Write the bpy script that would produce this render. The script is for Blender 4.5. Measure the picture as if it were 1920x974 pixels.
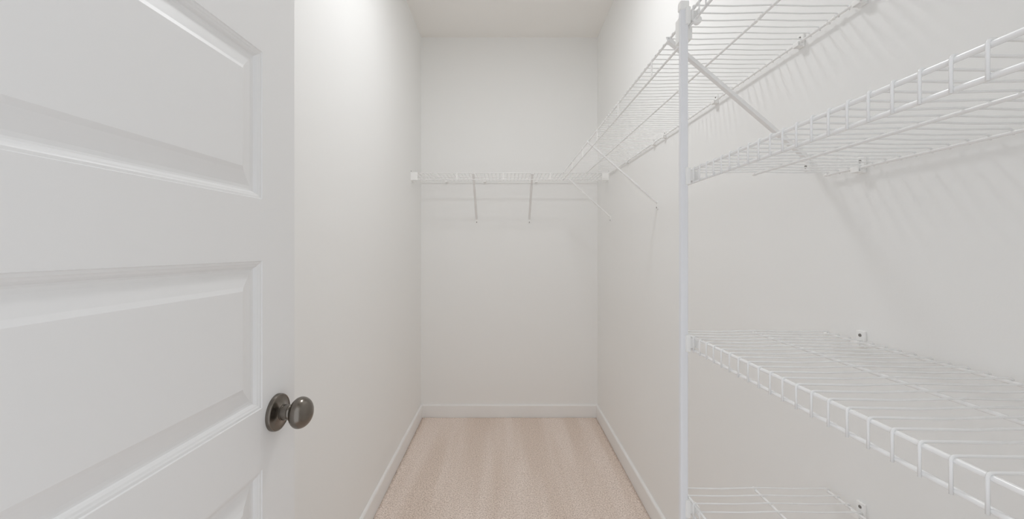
import bpy, bmesh, math, random
from mathutils import Vector, Matrix, noise
random.seed(7)
for o in list(bpy.data.objects):
    bpy.data.objects.remove(o)
scene = bpy.context.scene
C = scene.collection

# ------------------------------------------------------------------ camera, world, exposure
FPX = 766.0                    # focal length in pixels of the 1920 wide frame
EYE = 1.222                    # camera height above the carpet
cam_d = bpy.data.cameras.new('camera')
cam = bpy.data.objects.new('camera', cam_d)
C.objects.link(cam)
cam_d.sensor_width = 36.0
cam_d.lens = 36.0 * FPX / 1920.0
cam_d.shift_x = (960 - 947) / 1920.0
cam_d.shift_y = (467 - 487) / 1920.0
cam_d.clip_start = 0.01
cam.location = (0, 0, EYE)
cam.rotation_euler = (math.pi / 2, 0, 0)
scene.camera = cam

world = bpy.data.worlds.new('daylight')
scene.world = world
world.use_nodes = True
bgn = world.node_tree.nodes['Background']
bgn.inputs[0].default_value = (0.93, 0.96, 1.0, 1)
bgn.inputs[1].default_value = 1.12
LAMP_STRENGTH = 78.0
scene.view_settings.view_transform = 'Standard'
scene.view_settings.look = 'None'
scene.view_settings.gamma = 1.0
scene.view_settings.use_curve_mapping = False
scene.view_settings.exposure = 0.05
scene.cycles.max_bounces = 24            # let the white room's interreflections play out
scene.cycles.diffuse_bounces = 20

# ------------------------------------------------------------------ room dimensions
XL, XR, YB, YF, ZC = -0.6127, 0.675, 2.98, 0.055, 2.765
DOOR_L, DOOR_R, DOOR_TOP = -0.452, 0.272, 2.05      # doorway in the front wall
XF = 0.368                                          # front rods of the shelves on the right wall

# ------------------------------------------------------------------ materials
def new_mat(name, col, rough=0.5, metal=0.0, spec=0.5):
    m = bpy.data.materials.new(name)
    m.use_nodes = True
    b = m.node_tree.nodes['Principled BSDF']
    b.inputs['Base Color'].default_value = (*col, 1)
    b.inputs['Roughness'].default_value = rough
    b.inputs['Metallic'].default_value = metal
    b.inputs['Specular IOR Level'].default_value = spec
    return m

def add_bump(m, scale, strength, dist=0.001, detail=3, stretch=None):
    nt = m.node_tree
    b = nt.nodes['Principled BSDF']
    tc = nt.nodes.new('ShaderNodeTexCoord')
    mp = nt.nodes.new('ShaderNodeMapping')
    if stretch:
        mp.inputs['Scale'].default_value = stretch
    n = nt.nodes.new('ShaderNodeTexNoise')
    n.inputs['Scale'].default_value = scale
    n.inputs['Detail'].default_value = detail
    bp = nt.nodes.new('ShaderNodeBump')
    bp.inputs['Strength'].default_value = strength
    bp.inputs['Distance'].default_value = dist
    nt.links.new(tc.outputs['Object'], mp.inputs['Vector'])
    nt.links.new(mp.outputs['Vector'], n.inputs['Vector'])
    nt.links.new(n.outputs['Fac'], bp.inputs['Height'])
    nt.links.new(bp.outputs['Normal'], b.inputs['Normal'])
    return n

WALL = new_mat('wall_paint', (0.867, 0.8685, 0.861), 0.75, 0, 0.3)
add_bump(WALL, 260, 0.12, 0.0006)
CEIL = new_mat('ceiling_paint', (0.87, 0.853, 0.828), 0.9, 0, 0.2)
add_bump(CEIL, 200, 0.15, 0.0008)
TRIM = new_mat('trim_paint', (0.855, 0.855, 0.85), 0.4, 0, 0.5)
DOORP = new_mat('door_paint', (0.80, 0.80, 0.80), 0.42, 0, 0.45)
add_bump(DOORP, 90, 0.10, 0.0005, 4, (0.25, 0.25, 4))
WIRE = new_mat('white_vinyl_wire', (0.87, 0.87, 0.87), 0.24, 0, 0.6)
POLE = new_mat('white_enamel', (0.82, 0.83, 0.86), 0.35, 0, 0.5)
PLAST = new_mat('white_plastic', (0.90, 0.90, 0.89), 0.4, 0, 0.5)
SCREW = new_mat('screw_metal', (0.30, 0.29, 0.28), 0.4, 0.9)
NICKEL = new_mat('satin_nickel', (0.20, 0.18, 0.158), 0.24, 1.0)
add_bump(NICKEL, 400, 0.03, 0.0003, 2)
SUBF = new_mat('dark_subfloor', (0.09, 0.085, 0.08), 0.9)

def carpet_material():
    m = new_mat('carpet', (0.6, 0.5, 0.43), 1.0, 0, 0.05)
    nt = m.node_tree
    L = nt.links.new
    b = nt.nodes['Principled BSDF']
    tc = nt.nodes.new('ShaderNodeTexCoord')
    # fine speckle of the yarn tufts
    n1 = nt.nodes.new('ShaderNodeTexNoise')
    n1.inputs['Scale'].default_value = 170
    n1.inputs['Detail'].default_value = 3
    L(tc.outputs['Object'], n1.inputs['Vector'])
    r1 = nt.nodes.new('ShaderNodeValToRGB')
    r1.color_ramp.elements[0].position = 0.30
    r1.color_ramp.elements[0].color = (0.55, 0.45, 0.388, 1)
    r1.color_ramp.elements[1].position = 0.62
    r1.color_ramp.elements[1].color = (0.975, 0.868, 0.80, 1)
    L(n1.outputs['Fac'], r1.inputs['Fac'])
    # vacuum stripes: broad streaks of pile brushed along the room
    mp = nt.nodes.new('ShaderNodeMapping')
    mp.inputs['Scale'].default_value = (5.5, 0.45, 1)
    L(tc.outputs['Object'], mp.inputs['Vector'])
    n2 = nt.nodes.new('ShaderNodeTexNoise')
    n2.inputs['Scale'].default_value = 1.12
    n2.inputs['Detail'].default_value = 2.5
    L(mp.outputs['Vector'], n2.inputs['Vector'])
    r2 = nt.nodes.new('ShaderNodeValToRGB')
    r2.color_ramp.elements[0].position = 0.42
    r2.color_ramp.elements[0].color = (0.91, 0.885, 0.86, 1)
    r2.color_ramp.elements[1].position = 0.58
    r2.color_ramp.elements[1].color = (1.0, 1.0, 1.0, 1)
    L(n2.outputs['Fac'], r2.inputs['Fac'])
    mx = nt.nodes.new('ShaderNodeMixRGB')
    mx.blend_type = 'MULTIPLY'
    mx.inputs[0].default_value = 1.12
    L(r1.outputs['Color'], mx.inputs[1])
    L(r2.outputs['Color'], mx.inputs[2])
    L(mx.outputs['Color'], b.inputs['Base Color'])
    n3 = nt.nodes.new('ShaderNodeTexNoise')
    n3.inputs['Scale'].default_value = 260
    n3.inputs['Detail'].default_value = 2
    L(tc.outputs['Object'], n3.inputs['Vector'])
    bp = nt.nodes.new('ShaderNodeBump')
    bp.inputs['Strength'].default_value = 0.6
    bp.inputs['Distance'].default_value = 0.004
    L(n3.outputs['Fac'], bp.inputs['Height'])
    L(bp.outputs['Normal'], b.inputs['Normal'])
    return m
CARPET = carpet_material()

GLOW = bpy.data.materials.new('lamp_diffuser_glow')
GLOW.use_nodes = True
_nt = GLOW.node_tree
_nt.nodes.clear()
_e = _nt.nodes.new('ShaderNodeEmission')
_e.inputs[0].default_value = (0.965, 0.98, 1.0, 1)
_e.inputs[1].default_value = LAMP_STRENGTH
_o = _nt.nodes.new('ShaderNodeOutputMaterial')
_nt.links.new(_e.outputs[0], _o.inputs[0])

# ------------------------------------------------------------------ helpers
def link(name, mesh, mat, parent=None):
    o = bpy.data.objects.new(name, mesh)
    if mat is not None and not mesh.materials:
        mesh.materials.append(mat)
    C.objects.link(o)
    if parent is not None:
        o.parent = parent
    return o

def finish(bm, name, smooth=False):
    bmesh.ops.recalc_face_normals(bm, faces=bm.faces)
    me = bpy.data.meshes.new(name)
    bm.to_mesh(me)
    bm.free()
    if smooth:
        for p in me.polygons:
            p.use_smooth = True
    return me

def obj(name, bm, mat, parent=None, smooth=False):
    return link(name, finish(bm, name, smooth), mat, parent)

def tag(o, label, cat, group=None, kind=None):
    o['label'] = label
    o['category'] = cat
    if group:
        o['group'] = group
    if kind:
        o['kind'] = kind
    return o

def thing(name, label, cat, loc, group=None, kind=None, rot=(0, 0, 0)):
    o = bpy.data.objects.new(name, None)
    o.empty_display_size = 0.05
    C.objects.link(o)
    o.location = loc
    o.rotation_euler = rot
    return tag(o, label, cat, group, kind)

def box(bm, x0, x1, y0, y1, z0, z1, bevel=0.0, seg=1):
    vs = [bm.verts.new((x, y, z)) for x in (x0, x1) for y in (y0, y1) for z in (z0, z1)]
    fs = [bm.faces.new([vs[i] for i in q]) for q in
          ((0, 1, 3, 2), (4, 6, 7, 5), (0, 4, 5, 1), (2, 3, 7, 6), (0, 2, 6, 4), (1, 5, 7, 3))]
    if bevel:
        es = list({e for f in fs for e in f.edges})
        bmesh.ops.bevel(bm, geom=es, offset=bevel, segments=seg, affect='EDGES', profile=0.5)
    return bm

def bxm(*a, **k):
    return box(bmesh.new(), *a, **k)

def tube(bm, pts, r, n=8, cap=True):
    pts = [Vector(p) for p in pts]
    rings = []
    ref = None
    for i, p in enumerate(pts):
        if i == 0:
            t = (pts[1] - p).normalized()
            k = 1
        elif i == len(pts) - 1:
            t = (p - pts[i - 1]).normalized()
        else:
            t = ((p - pts[i - 1]).normalized() + (pts[i + 1] - p).normalized()).normalized()
        if ref is None:
            ref = t.orthogonal().normalized()
        u = (ref - t * ref.dot(t)).normalized()
        ref = u
        v = t.cross(u)
        rr = r[i] if isinstance(r, (list, tuple)) else r
        rings.append([bm.verts.new(p + (u * math.cos(2 * math.pi * j / n) + v * math.sin(2 * math.pi * j / n)) * rr)
                      for j in range(n)])
    for a, b in zip(rings, rings[1:]):
        for j in range(n):
            bm.faces.new((a[j], a[(j + 1) % n], b[(j + 1) % n], b[j]))
    if cap:
        bm.faces.new(rings[0][::-1])
        bm.faces.new(rings[-1])
    return bm

def lathe(bm, prof, n, axis='x'):
    """prof: list of (distance along the axis, radius); first and last radius may be 0."""
    rings = []
    for a, r in prof:
        if r < 1e-6:
            rings.append([bm.verts.new(_ax(a, 0, 0, axis))])
        else:
            rings.append([bm.verts.new(_ax(a, r * math.cos(2 * math.pi * j / n), r * math.sin(2 * math.pi * j / n), axis))
                          for j in range(n)])
    for p, q in zip(rings, rings[1:]):
        for j in range(n):
            k = (j + 1) % n
            if len(p) == 1 and len(q) == 1:
                continue
            if len(p) == 1:
                bm.faces.new((p[0], q[j], q[k]))
            elif len(q) == 1:
                bm.faces.new((p[j], p[k], q[0]))
            else:
                bm.faces.new((p[j], p[k], q[k], q[j]))
    return bm

def _ax(a, u, v, axis):
    return {'x': (a, u, v), 'y': (u, a, v), 'z': (u, v, a)}[axis]

def smooth_by_angle(o, deg=40):
    me = o.data
    for p in me.polygons:
        p.use_smooth = True
    bm = bmesh.new()
    bm.from_mesh(me)
    for e in bm.edges:
        if len(e.link_faces) == 2 and e.calc_face_angle(0) > math.radians(deg):
            e.smooth = False
    bm.to_mesh(me)
    bm.free()
    return o

# ------------------------------------------------------------------ room shell
T = 0.11
def struct(name, bm, mat, label, cat):
    return tag(obj(name, bm, mat), label, cat, kind='structure')

struct('wall_left', bxm(XL - T, XL, YF - T, YB + T, -0.02, ZC + 0.05), WALL, 'off-white painted wall beside the open panelled door', 'wall')
struct('wall_right', bxm(XR, XR + T, YF - T, YB + T, -0.02, ZC + 0.05), WALL, 'off-white painted wall carrying the stacked wire shelves', 'wall')
struct('wall_back', bxm(XL, XR, YB, YB + T, -0.02, ZC + 0.05), WALL, 'short off-white end wall with one wire shelf across it', 'wall')
bm = bmesh.new()
box(bm, XL, DOOR_L - 0.02, YF - T, YF, -0.02, ZC + 0.05)
box(bm, DOOR_R + 0.02, XR, YF - T, YF, -0.02, ZC + 0.05)
box(bm, DOOR_L - 0.02, DOOR_R + 0.02, YF - T, YF, DOOR_TOP + 0.02, ZC + 0.05)
struct('wall_front', bm, WALL, 'off-white wall holding the closet doorway', 'wall')
struct('ceiling', bxm(XL, XR, YF, YB, ZC, ZC + 0.05), CEIL, 'flat off-white closet ceiling', 'ceiling')
bm = bmesh.new()
box(bm, DOOR_L - 0.02, DOOR_L, YF - T, YF, 0.0, DOOR_TOP)
box(bm, DOOR_R, DOOR_R + 0.02, YF - T, YF, 0.0, DOOR_TOP)
box(bm, DOOR_L - 0.02, DOOR_R + 0.02, YF - T, YF, DOOR_TOP, DOOR_TOP + 0.02)
struct('trim_1', bm, TRIM, 'white painted jamb lining the closet doorway', 'door frame')

# carpet: a gently uneven sheet tucked against the baseboards, over a dark underfloor
struct('subfloor', bxm(XL, XR, YF - T, YB, -0.02, -0.012), SUBF, 'dark underfloor showing in the slit beside the carpet', 'floor')
BT = 0.0125                                   # baseboard thickness
bm = bmesh.new()
nx, ny = 72, 170
x0, x1, y0, y1 = XL + BT, XR - BT, YF - T, YB - BT
grid = []
for j in range(ny + 1):
    row = []
    v = y0 + (y1 - y0) * j / ny
    gl = max(0.0, noise.noise((v * 13, 1.3, 0)) * 0.006 + noise.noise((v * 47, 5.3, 0)) * 0.004 - 0.0012)
    gr = max(0.0, noise.noise((v * 11, 8.3, 3)) * 0.005 + noise.noise((v * 43, 2.3, 1)) * 0.004 - 0.0012)
    for i in range(nx + 1):
        u = (x0 + gl) + (x1 - gr - x0 - gl) * i / nx
        dz = 0.0016 * noise.noise((u * 40, v * 40, 0.5)) + 0.0012 * noise.noise((u * 9, v * 1.5, 2.5))
        edge = min(i, nx - i, (ny - j))
        if edge == 0:
            dz -= 0.006
        elif edge == 1:
            dz -= 0.001
        row.append(bm.verts.new((u, v, dz)))
    grid.append(row)
for j in range(ny):
    for i in range(nx):
        bm.faces.new((grid[j][i], grid[j][i + 1], grid[j + 1][i + 1], grid[j + 1][i]))
rim = [e for e in bm.edges if e.is_boundary]
ex = bmesh.ops.extrude_edge_only(bm, edges=rim)
for v in [g for g in ex['geom'] if isinstance(g, bmesh.types.BMVert)]:
    v.co.z = -0.013
tag(obj('floor', bm, CARPET, None, True), 'beige speckled cut-pile carpet with faint vacuum stripes', 'carpet', kind='structure')

def baseboard(name, p, q, inward, label):
    """a board from p to q (floor plan), its face turned to `inward`"""
    p, q, n = Vector((*p, 0)), Vector((*q, 0)), Vector((*inward, 0))
    prof = [(0, -0.012), (BT, -0.012), (BT, 0.079), (BT * 0.80, 0.084), (BT * 0.45, 0.0865), (0, 0.0865)]
    bm = bmesh.new()
    ra = [bm.verts.new(p + n * a + Vector((0, 0, h))) for a, h in prof]
    rb = [bm.verts.new(q + n * a + Vector((0, 0, h))) for a, h in prof]
    for i in range(len(prof)):
        k = (i + 1) % len(prof)
        bm.faces.new((ra[i], ra[k], rb[k], rb[i]))
    bm.faces.new(ra[::-1])
    bm.faces.new(rb)
    struct(name, bm, TRIM, label, 'baseboard')
baseboard('baseboard_left', (XL, YF), (XL, YB), (1, 0), 'white baseboard along the wall behind the open door')
baseboard('baseboard_right', (XR, YF), (XR, YB), (-1, 0), 'white baseboard along the wall under the stacked shelves')
baseboard('baseboard_back', (XL + BT, YB), (XR - BT, YB), (0, -1), 'white baseboard across the short end wall')

# ------------------------------------------------------------------ panelled door, swung open into the closet
DW, DH, DT = 0.711, 2.032, 0.035
ang = math.atan(0.0418)
edge_far = Vector((-0.4105, 0.796))
ddir = Vector((math.sin(ang), math.cos(ang)))
hinge = edge_far - ddir * DW
# local frame: x along the width from the hinge edge, y = 0 is the visible face (room side at -y), z up
door = thing('door_1', 'white five-panel door standing open with a dark nickel knob', 'door', (hinge.x, hinge.y, 0.012), kind='structure',
             rot=(0, 0, math.pi / 2 - ang))
STILE = 0.098
PH, RAIL, BOT = 0.252, 0.105, 0.2235
PZ = [(BOT + i * (PH + RAIL), BOT + i * (PH + RAIL) + PH) for i in range(5)]
bm = bmesh.new()
xs = [0, STILE, DW - STILE, DW]
zs = [0] + [z for p in PZ for z in p] + [DH]
for yy in (0.0, DT):
    vg = [[bm.verts.new((x, yy, z)) for x in xs] for z in zs]
    for j in range(len(zs) - 1):
        for i in range(3):
            if i == 1 and j % 2 == 1:
                continue
            bm.faces.new((vg[j][i], vg[j][i + 1], vg[j + 1][i + 1], vg[j + 1][i]))
bm.verts.ensure_lookup_table()
for (xa, za, xb, zb) in ((0, 0, DW, 0), (DW, 0, DW, DH), (DW, DH, 0, DH), (0, DH, 0, 0)):
    bm.faces.new([bm.verts.new(c) for c in ((xa, 0, za), (xb, 0, zb), (xb, DT, zb), (xa, DT, za))])
bmesh.ops.remove_doubles(bm, verts=bm.verts, dist=1e-6)
leaf = obj('leaf', bm, DOORP, door)
OGEE = [(0, 0), (0.0012, 0.0016), (0.0045, 0.0021), (0.0062, 0.0034), (0.0085, 0.0044), (0.0108, 0.0066), (0.0122, 0.0084), (0.015, 0.0092)]
BEV = [(0.015, 0.0092), (0.020, 0.0091), (0.041, 0.0042), (0.0415, 0.0040), (0.0475, 0.0012), (0.048, 0.001)]
def frame_rings(bm, x0, x1, z0, z1, prof, y_of):
    rings = []
    for w, d in prof:
        y = y_of(d)
        rings.append([bm.verts.new(c) for c in ((x0 + w, y, z0 + w), (x1 - w, y, z0 + w), (x1 - w, y, z1 - w), (x0 + w, y, z1 - w))])
    for a, b in zip(rings, rings[1:]):
        for j in range(4):
            k = (j + 1) % 4
            bm.faces.new((a[j], a[k], b[k], b[j]))
    return rings
for z0, z1 in PZ:
    bm = bmesh.new()
    for y_of in (lambda d: d, lambda d: DT - d):
        r = frame_rings(bm, STILE, DW - STILE, z0, z1, BEV, y_of)
        bm.faces.new(r[-1])
    pan = obj('panel', bm, DOORP, door)
    bm = bmesh.new()
    for y_of in (lambda d: d, lambda d: DT - d):
        frame_rings(bm, STILE, DW - STILE, z0, z1, OGEE, y_of)
    obj('moulding', bm, DOORP, pan)
# knob set
KX, KZ = DW - 0.0585, 0.927 - 0.012
kn = thing('door_knob', 'x', 'x', (KX, 0, KZ))
del kn['label'], kn['category']
kn.parent = door
kn['label'] = 'dark satin nickel egg-shaped knob on a round rose'
for s in (-1, 1):
    base = 0.0 if s < 0 else DT
    f = lambda prof: [(base + s * a, r) for a, r in prof]
    bm = bmesh.new()
    lathe(bm, f([(0, 0.0), (0, 0.0325), (0.0045, 0.0325), (0.0068, 0.0317), (0.0076, 0.0306), (0.0068, 0.0298), (0.0072, 0.025),
                 (0.0086, 0.020), (0.0108, 0.0158), (0.0125, 0.0138), (0.0125, 0.0)]), 64, 'y')
    smooth_by_angle(obj('rose', bm, NICKEL, kn), 30)
    bm = bmesh.new()
    lathe(bm, f([(0.010, 0.0), (0.010, 0.0142), (0.0135, 0.0142), (0.0140, 0.0136), (0.024, 0.0130), (0.0255, 0.0138), (0.0270, 0.0136), (0.0285, 0.0128), (0.0285, 0)]), 48, 'y')
    smooth_by_angle(obj('neck', bm, NICKEL, kn), 30)
    bm = bmesh.new()
    prof = []
    for i in range(25):
        t = math.pi * i / 24
        c = -math.cos(t)
        a = 0.0445 + c * (0.0165 if c < 0 else 0.0200)
        prof.append((a, 0.0275 * math.sin(t) ** 0.92 if 0 < i < 24 else 0.0))
    lathe(bm, f(prof), 48, 'y')
    obj('knob', bm, NICKEL, kn, True)
for z in (0.20, 1.02, 1.83):
    bm = bmesh.new()
    tube(bm, [(-0.004, -0.004, z - 0.045), (-0.004, -0.004, z + 0.045)], 0.006, 12)
    obj('hinge', bm, NICKEL, door)

# ------------------------------------------------------------------ wire shelving
DEPTH, MID = 0.297, 0.148
R_ROD, R_WIRE = 0.0026, 0.0013

def shelf(name, label, loc, rot, length, style, first, cat='shelf', group='white wire shelves', step=0.0254, tabs=(), tip=None):
    """local x runs along the length, y from the front to the wall, z = 0 is the top of the front rod.
    style 'lip': every cross wire bends down over a narrow front lip; 'hang': deep lip with flat ties"""
    root = thing(name, label, cat, loc, group, rot=rot)
    zt = -R_ROD
    lip = 0.0245 if style == 'lip' else 0.042
    ends = (0.0, length)
    def rod(nm, y, z, a, b, r=R_ROD):
        o = obj(nm, tube(bmesh.new(), [(a, y, z), (b, y, z)], r, 12), WIRE, root)
        return smooth_by_angle(o, 50)
    rod('front_rod', 0, zt, 0, length, R_ROD if style == 'hang' else 0.0027)
    rod('lip_rod', 0, zt - lip, 0, length, R_ROD if style == 'hang' else 0.0027)
    m = rod('middle_rod', MID, zt - 0.0005, 0.0, length)
    b = rod('back_rod', DEPTH, zt - 0.0025, 0.0, length)
    for par, y, z in ((m, MID, zt - 0.0005), (b, DEPTH, zt - 0.0025)):
        bm = bmesh.new()
        tube(bm, [(-0.0045, y, z), (-0.0040, y, z), (0.0, y, z), (0.006, y, z)], [0.0015, 0.0026, 0.0035, 0.0035], 12)
        smooth_by_angle(obj('end_tip', bm, PLAST, par), 50)
        bm = bmesh.new()
        tube(bm, [(length + 0.0045, y, z), (length + 0.0040, y, z), (length, y, z), (length - 0.006, y, z)], [0.0015, 0.0026, 0.0035, 0.0035], 12)
        smooth_by_angle(obj('end_tip', bm, PLAST, par), 50)
    # one cross wire, shared by all
    zw = 0.0008
    hook = [(0, DEPTH + 0.0002, zw - 0.0012), (0, DEPTH + 0.0032, zw - 0.003), (0, DEPTH + 0.0036, zw - 0.0085)]
    if style == 'lip':
        f = -0.0034
        head = [(0, f, zt - lip - 0.0032), (0, f, zt + 0.0006), (0, f + 0.0007, zw - 0.0008), (0, f + 0.0024, zw)]
    else:
        head = [(0, -0.0030, zw - 0.0035), (0, -0.0022, zw - 0.0008), (0, -0.0006, zw)]
    body = [(0, DEPTH * 0.25, zw - 0.0012), (0, MID, zw + 0.0008), (0, DEPTH * 0.75, zw - 0.0012), (0, DEPTH - 0.003, zw - 0.0005)]
    wm = finish(tube(bmesh.new(), head + body + hook, R_WIRE if style == 'hang' else 0.0014, 8), 'cross_wire', True)
    x = first
    while x < length - 0.002:
        w = link('cross_wire', wm, WIRE, root)
        w.location = (x, 0, 0)
        x += step
    if tabs:
        tm = finish(bxm(-0.004, 0.004, -0.0032, -0.0014, zt - lip - 0.002, zt + 0.002, bevel=0.0005), 'lip_tie')
        for t in tabs:
            link('lip_tie', tm, PLAST, root).location = (t, 0, 0)
    return root

R90 = -math.pi / 2
DZ = {'upper': 0.472, 'middle': 0.1575, 'lower': -0.1705, 'bottom': -0.4945}
NEAR_END = 0.846
NEAR_LEN = NEAR_END - (YF + 0.012)
shelf('wire_shelf', 'white wire shelf section nearest the ceiling, from pole to doorway', (XF, 0.828, EYE + DZ['upper']), (0, 0, R90), 0.828 - YF - 0.012, 'lip', 0.010)
shelf('wire_shelf', 'white wire shelf held just above mid-pole, seen from below', (XF, NEAR_END, EYE + DZ['middle']), (0, 0, R90), NEAR_LEN, 'lip', 0.004)
shelf('wire_shelf', 'white wire shelf second from the bottom of the pole stack', (XF, NEAR_END, EYE + DZ['lower']), (0, 0, R90), NEAR_LEN, 'lip', 0.004)
shelf('wire_shelf', 'lowest white wire shelf in the pole stack', (XF, NEAR_END, EYE + DZ['bottom']), (0, 0, R90), NEAR_LEN, 'lip', 0.004)
# long upper shelf running from the pole to the end wall's shelf
FA, FB = Vector((0.3715, 2.632, EYE + 0.487)), Vector((XF, 0.840, EYE + 0.471))
d = FB - FA
far_len = d.length
far_rot = (0, math.asin(-d.z / far_len), math.atan2(d.y, d.x))
tabs = [(2.632 - y) for y in (2.545, 2.24, 1.935, 1.63, 1.325, 1.02)]
far = shelf('wire_shelf', 'long white wire shelf high on the wall between pole and end wall', FA, far_rot, far_len, 'hang', 0.012, tabs=tabs)
# shelf across the end wall
BS_Y = 2.662
BS_DZ = 0.4965
bx0 = XL + 0.004
back_len = XR - XL - 0.008
btabs = [x - bx0 for x in (-0.314, -0.012, 0.294)]
shelf('wire_shelf', 'white wire shelf spanning the short end wall', (bx0, BS_Y, EYE + BS_DZ), (0, 0, 0), back_len, 'hang', 0.014, tabs=btabs)

# ------------------------------------------------------------------ pole with its clips
PX0, PX1, PY0, PY1 = 0.3450, 0.3597, 0.801, 0.813
POLE_TOP = EYE + 0.485
pole = thing('shelf_support_pole', 'tall white metal pole clipped to the front of the shelves', 'pole', ((PX0 + PX1) / 2, (PY0 + PY1) / 2, -0.004))
def rel(bm, origin):
    bmesh.ops.translate(bm, verts=bm.verts, vec=-Vector(origin))
    return bm
po = pole.location
obj('tube', rel(bxm(PX0, PX1, PY0, PY1, -0.004, POLE_TOP, bevel=0.0025, seg=3), po), POLE, pole)
obj('foot_cap', rel(bxm(PX0 - .0015, PX1 + .0015, PY0 - .0015, PY1 + .0015, -0.004, 0.02, bevel=0.002, seg=2), po), PLAST, pole)
bm = bxm(PX0 - .0014, PX1 + .0014, PY0 - .0016, PY1 + .0014, POLE_TOP - 0.015, POLE_TOP + 0.0025, bevel=0.0022, seg=3)
obj('top_cap', rel(bm, po), PLAST, pole)
def pole_clip(zc, h, side):
    """plate on the pole, a bridge past the rods and a hook behind them; side -1 = towards the doorway"""
    bm = bmesh.new()
    if side < 0:
        box(bm, 0.3535, 0.3625, 0.7965, 0.806, zc - h / 2, zc + h / 2, bevel=0.0012, seg=2)
        box(bm, 0.3600, 0.3745, 0.799, 0.808, zc - h * 0.30, zc + h * 0.30, bevel=0.001, seg=1)
        box(bm, 0.3722, 0.3772, 0.788, 0.808, zc - h * 0.26, zc + h * 0.26, bevel=0.0018, seg=2)
    else:
        box(bm, 0.3440, 0.3500, 0.8085, 0.826, zc - h / 2, zc + h / 2, bevel=0.0012, seg=2)
        box(bm, 0.3480, 0.3660, 0.8120, 0.829, zc - h / 2, zc + h / 2, bevel=0.002, seg=2)
        box(bm, 0.3640, 0.3765, 0.8200, 0.835, zc - h * 0.25, zc + h * 0.25, bevel=0.002, seg=2)
    obj('clip', rel(bm, po), PLAST, pole)
for k in ('middle', 'lower', 'bottom'):
    pole_clip(EYE + DZ[k] - 0.0145, 0.033, -1)
pole_clip(EYE + DZ['upper'] - 0.0145, 0.033, -1)
pole_clip(EYE + 0.434, 0.048, 1)
# round boss hanging under the clip of the top section
bm = bmesh.new()
lathe(bm, [(0.786, 0), (0.786, 0.006), (0.788, 0.0075), (0.796, 0.0075), (0.798, 0.006), (0.798, 0)], 20, 'y')
bmesh.ops.translate(bm, verts=bm.verts, vec=(0.3725, 0, EYE + DZ['upper'] - 0.029))
smooth_by_angle(obj('clip_boss', rel(bm, po), PLAST, pole), 40)

# ------------------------------------------------------------------ diagonal braces
def brace(p_top, p_wall, wall_n, label, w=0.0135, t=0.005):
    """a folded strip from the front rod (p_top) down to the wall (p_wall); wall_n points out of the wall"""
    n = Vector(wall_n)
    pt, pw = Vector(p_top), Vector(p_wall)
    root = thing('shelf_brace', label, 'brace', pw, 'diagonal shelf braces')
    ax = (pw - pt).normalized()
    side = Vector((0, 0, 1)).cross(n).normalized()
    up = ax.cross(side).normalized()
    if up.z < 0:
        up = -up
    def bar(nm, a, b, hw, ht, mat=WIRE, par=root, bev=0.0012):
        a, b = Vector(a), Vector(b)
        L = (b - a).length
        bm = bxm(0, L, -hw / 2, hw / 2, -ht / 2, ht / 2, bevel=bev, seg=2)
        e = (b - a).normalized()
        s = side
        u = e.cross(s).normalized()
        M = Matrix(((e.x, s.x, u.x, a.x - pw.x), (e.y, s.y, u.y, a.y - pw.y), (e.z, s.z, u.z, a.z - pw.z), (0, 0, 0, 1)))
        bm.transform(M)
        return obj(nm, bm, mat, par)
    wall_in = pw + n * 0.004
    bar('arm', pt, wall_in, w, t)
    # hook curling over the front rod
    bm = bmesh.new()
    h = [pt + ax * 0.012, pt, pt - ax * 0.004 + Vector((0, 0, 0.003)), pt - n * -0.004 + Vector((0, 0, 0.0065)), pt - n * 0.003 + Vector((0, 0, 0.0065)), pt - n * 0.006 + Vector((0, 0, 0.001))]
    tube(bm, [q - pw for q in h], 0.0022, 8)
    obj('hook', bm, WIRE, root, True)
    # foot flat on the wall with its screw
    foot_b = pw + n * 0.002 - Vector((0, 0, 0.030))
    bar('foot', pw + n * 0.002 + Vector((0, 0, 0.006)), foot_b, w * 1.3, 0.004, PLAST)
    bm = bmesh.new()
    lathe(bm, [(0, 0), (0, 0.0042), (0.0012, 0.0036), (0.002, 0.0018), (0.002, 0)], 14, 'z')
    q = n.to_track_quat('Z', 'Y')
    bm.transform(q.to_matrix().to_4x4())
    bmesh.ops.translate(bm, verts=bm.verts, vec=n * 0.0038 - Vector((0, 0, 0.022)))
    obj('screw', bm, SCREW, root)
def frod(y):            # a point on the front rod of the long upper shelf
    return FA + d * ((FA.y - y) / (FA.y - FB.y))
for y, lab in ((0.912, 'thick diagonal brace dropping to the wall just behind the pole'),
               (1.808, 'thin diagonal brace under the long high shelf, midway to the end wall'),
               (2.606, 'thin diagonal brace under the long high shelf, by the corner')):
    p = frod(y)
    brace((p.x - 0.003, y, p.z - 0.006), (XR, y, EYE + 0.205), (-1, 0, 0), lab, w=0.0135 if y < 1 else 0.009, t=0.008 if y < 1 else 0.007)
for x, lab in ((-0.207, 'diagonal brace of the end-wall shelf, farther from the long shelf'),
               (0.177, 'diagonal brace of the end-wall shelf, nearer to the long shelf')):
    brace((x, BS_Y - 0.003, EYE + BS_DZ - 0.006), (x, YB, EYE + 0.216), (0, -1, 0), lab, w=0.016, t=0.006)

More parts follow.
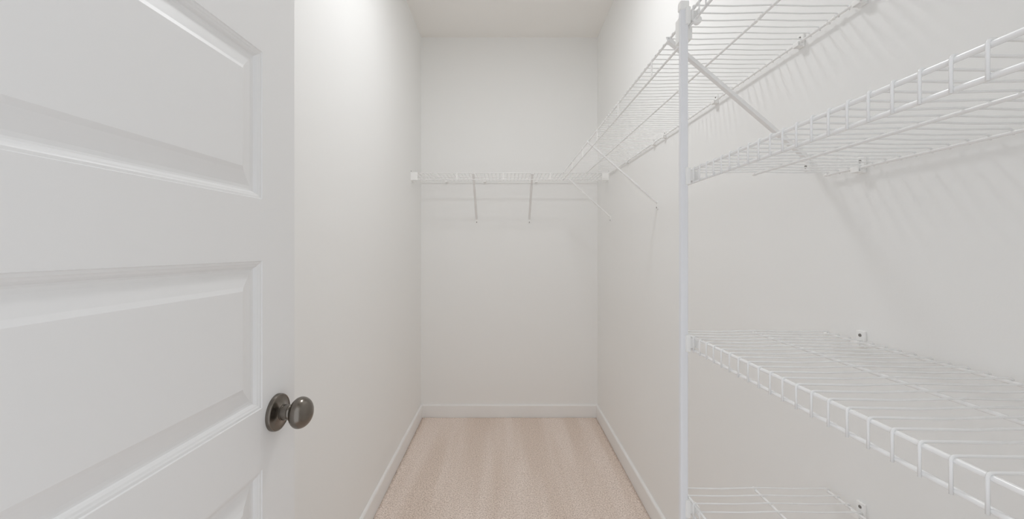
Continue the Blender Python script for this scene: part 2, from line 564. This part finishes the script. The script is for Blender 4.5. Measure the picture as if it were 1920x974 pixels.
# ------------------------------------------------------------------ wall clips under the back rods
def wall_clip(p, wall_n, label, group):
    """saddle clip: p is the back rod's centre; the clip reaches the wall along -wall_n"""
    n = Vector(wall_n)
    reach = (XR - p[0]) if abs(n.x) > 0.5 else (YB - p[1])
    root = thing('shelf_wall_clip', label, 'clip', p, group)
    R = Matrix(((n.x, -n.y, 0, 0), (n.y, n.x, 0, 0), (0, 0, 1, 0), (0, 0, 0, 1)))   # local x = out of the wall
    def part(nm, bm, mat, sm=False):
        bm.transform(R)
        return obj(nm, bm, mat, root, sm)
    bm = bmesh.new()
    box(bm, -reach, -reach + 0.005, -0.009, 0.009, -0.010, 0.021, bevel=0.0012, seg=2)          # plate
    box(bm, -reach + 0.004, 0.006, -0.009, 0.009, -0.0085, -0.0015, bevel=0.0015, seg=2)       # saddle under the rod
    box(bm, 0.0025, 0.0065, -0.009, 0.009, -0.0085, 0.0022, bevel=0.0012, seg=2)               # front lip
    part('body', bm, PLAST)
    bm = bmesh.new()
    lathe(bm, [(-reach + 0.004, 0.0), (-reach + 0.004, 0.0034), (-reach + 0.0062, 0.0028), (-reach + 0.0066, 0)], 12, 'x')
    bmesh.ops.translate(bm, verts=bm.verts, vec=(0, 0, 0.0125))
    part('screw', bm, SCREW)
zr = -R_ROD - 0.0025
G = 'shelf wall clips'
def on_back(base_x, y, dz):
    return (base_x + DEPTH, y, EYE + dz + zr)
for y in (0.768,):
    wall_clip(on_back(XF, y, DZ['upper']), (-1, 0, 0), 'small white clip fixing the topmost near shelf section to the wall', G)
for key, nm in (('middle', 'shelf just above mid-pole'), ('lower', 'shelf second from bottom'), ('bottom', 'lowest shelf')):
    for y in (0.771,):
        wall_clip(on_back(XF, y, DZ[key]), (-1, 0, 0), 'small white plastic clip fixing the %s to the wall' % nm, G)
right = Vector((-d.y, d.x, 0)).normalized()
for y, lab in ((0.928, 'small white wall clip on the long high shelf right beside the pole'),
               (1.30, 'small white wall clip on the long high shelf, second from the pole'),
               (1.714, 'small wall clip of the long high shelf just before its middle brace'),
               (1.835, 'small wall clip of the long high shelf just past its middle brace'),
               (2.235, 'small wall clip of the long high shelf, last before the corner')):
    q = frod(y)
    wall_clip((q.x + DEPTH, y, q.z + zr), (-1, 0, 0), lab, G)
for px, lab in ((837, 'small clip behind the end-wall shelf beside the bare side wall'), (909, 'small clip behind the end-wall shelf between its braces'),
                (1005.5, 'small clip behind the end-wall shelf beside the brace near the long shelf')):
    wall_clip(((px - 947) * 2.953 / FPX, BS_Y + DEPTH, EYE + BS_DZ + zr), (0, -1, 0), lab, G)

# ------------------------------------------------------------------ end brackets of the end-wall shelf
def end_bracket(xw, s, label):
    """s = +1: the bracket sits on the wall at xw and reaches towards +x"""
    zt = EYE + BS_DZ
    root = thing('shelf_end_bracket', label, 'bracket', (xw, BS_Y, zt - 0.05), 'end brackets of the end-wall shelf')
    def part(nm, boxes, mat):
        bm = bmesh.new()
        for (a, b, c, dd, e, f) in boxes:
            xa, xb = sorted((s * a, s * b))
            box(bm, xa, xb, c, dd, e + 0.05, f + 0.05, bevel=0.001, seg=2)
        return obj(nm, bm, mat, root)
    part('wall_plate', [(0.0, 0.003, -0.010, 0.10, -0.050, 0.004)], PLAST)
    part('front_cover', [(0.001, 0.044, -0.0095, -0.0055, -0.049, 0.003), (0.001, 0.044, -0.007, 0.004, -0.0515, -0.0475)], PLAST)
    part('lower_tab', [(0.0, 0.004, -0.008, 0.012, -0.066, -0.048)], PLAST)
    bm = bmesh.new()
    lathe(bm, [(s * 0.0, 0.0), (s * 0.0, 0.0034), (s * 0.0022, 0.0026), (s * 0.0024, 0)], 12, 'x')
    bmesh.ops.translate(bm, verts=bm.verts, vec=(s * 0.0005, -0.004, 0.05 + 0.010))
    obj('screw', bm, SCREW, root)
end_bracket(XL, 1, 'white plastic end bracket of the end-wall shelf on the bare side wall')
end_bracket(XR, -1, 'white plastic end bracket of the end-wall shelf in the corner by the long shelf')

# ------------------------------------------------------------------ ceiling lamp (above the frame)
lamp = thing('ceiling_light', 'round flat ceiling light with a white diffuser', 'ceiling light', (0.03, 1.50, ZC))
bm = bmesh.new()
lathe(bm, [(0, 0), (0, 0.125), (-0.016, 0.120), (-0.024, 0.112), (-0.024, 0.104), (-0.012, 0.102), (-0.012, 0)], 48, 'z')
smooth_by_angle(obj('base', bm, PLAST, lamp), 40)
bm = bmesh.new()
lathe(bm, [(-0.013, 0), (-0.013, 0.1025), (-0.0215, 0.1025), (-0.0225, 0.098), (-0.0235, 0.05), (-0.0238, 0)], 40, 'z')
obj('diffuser', bm, GLOW, lamp)
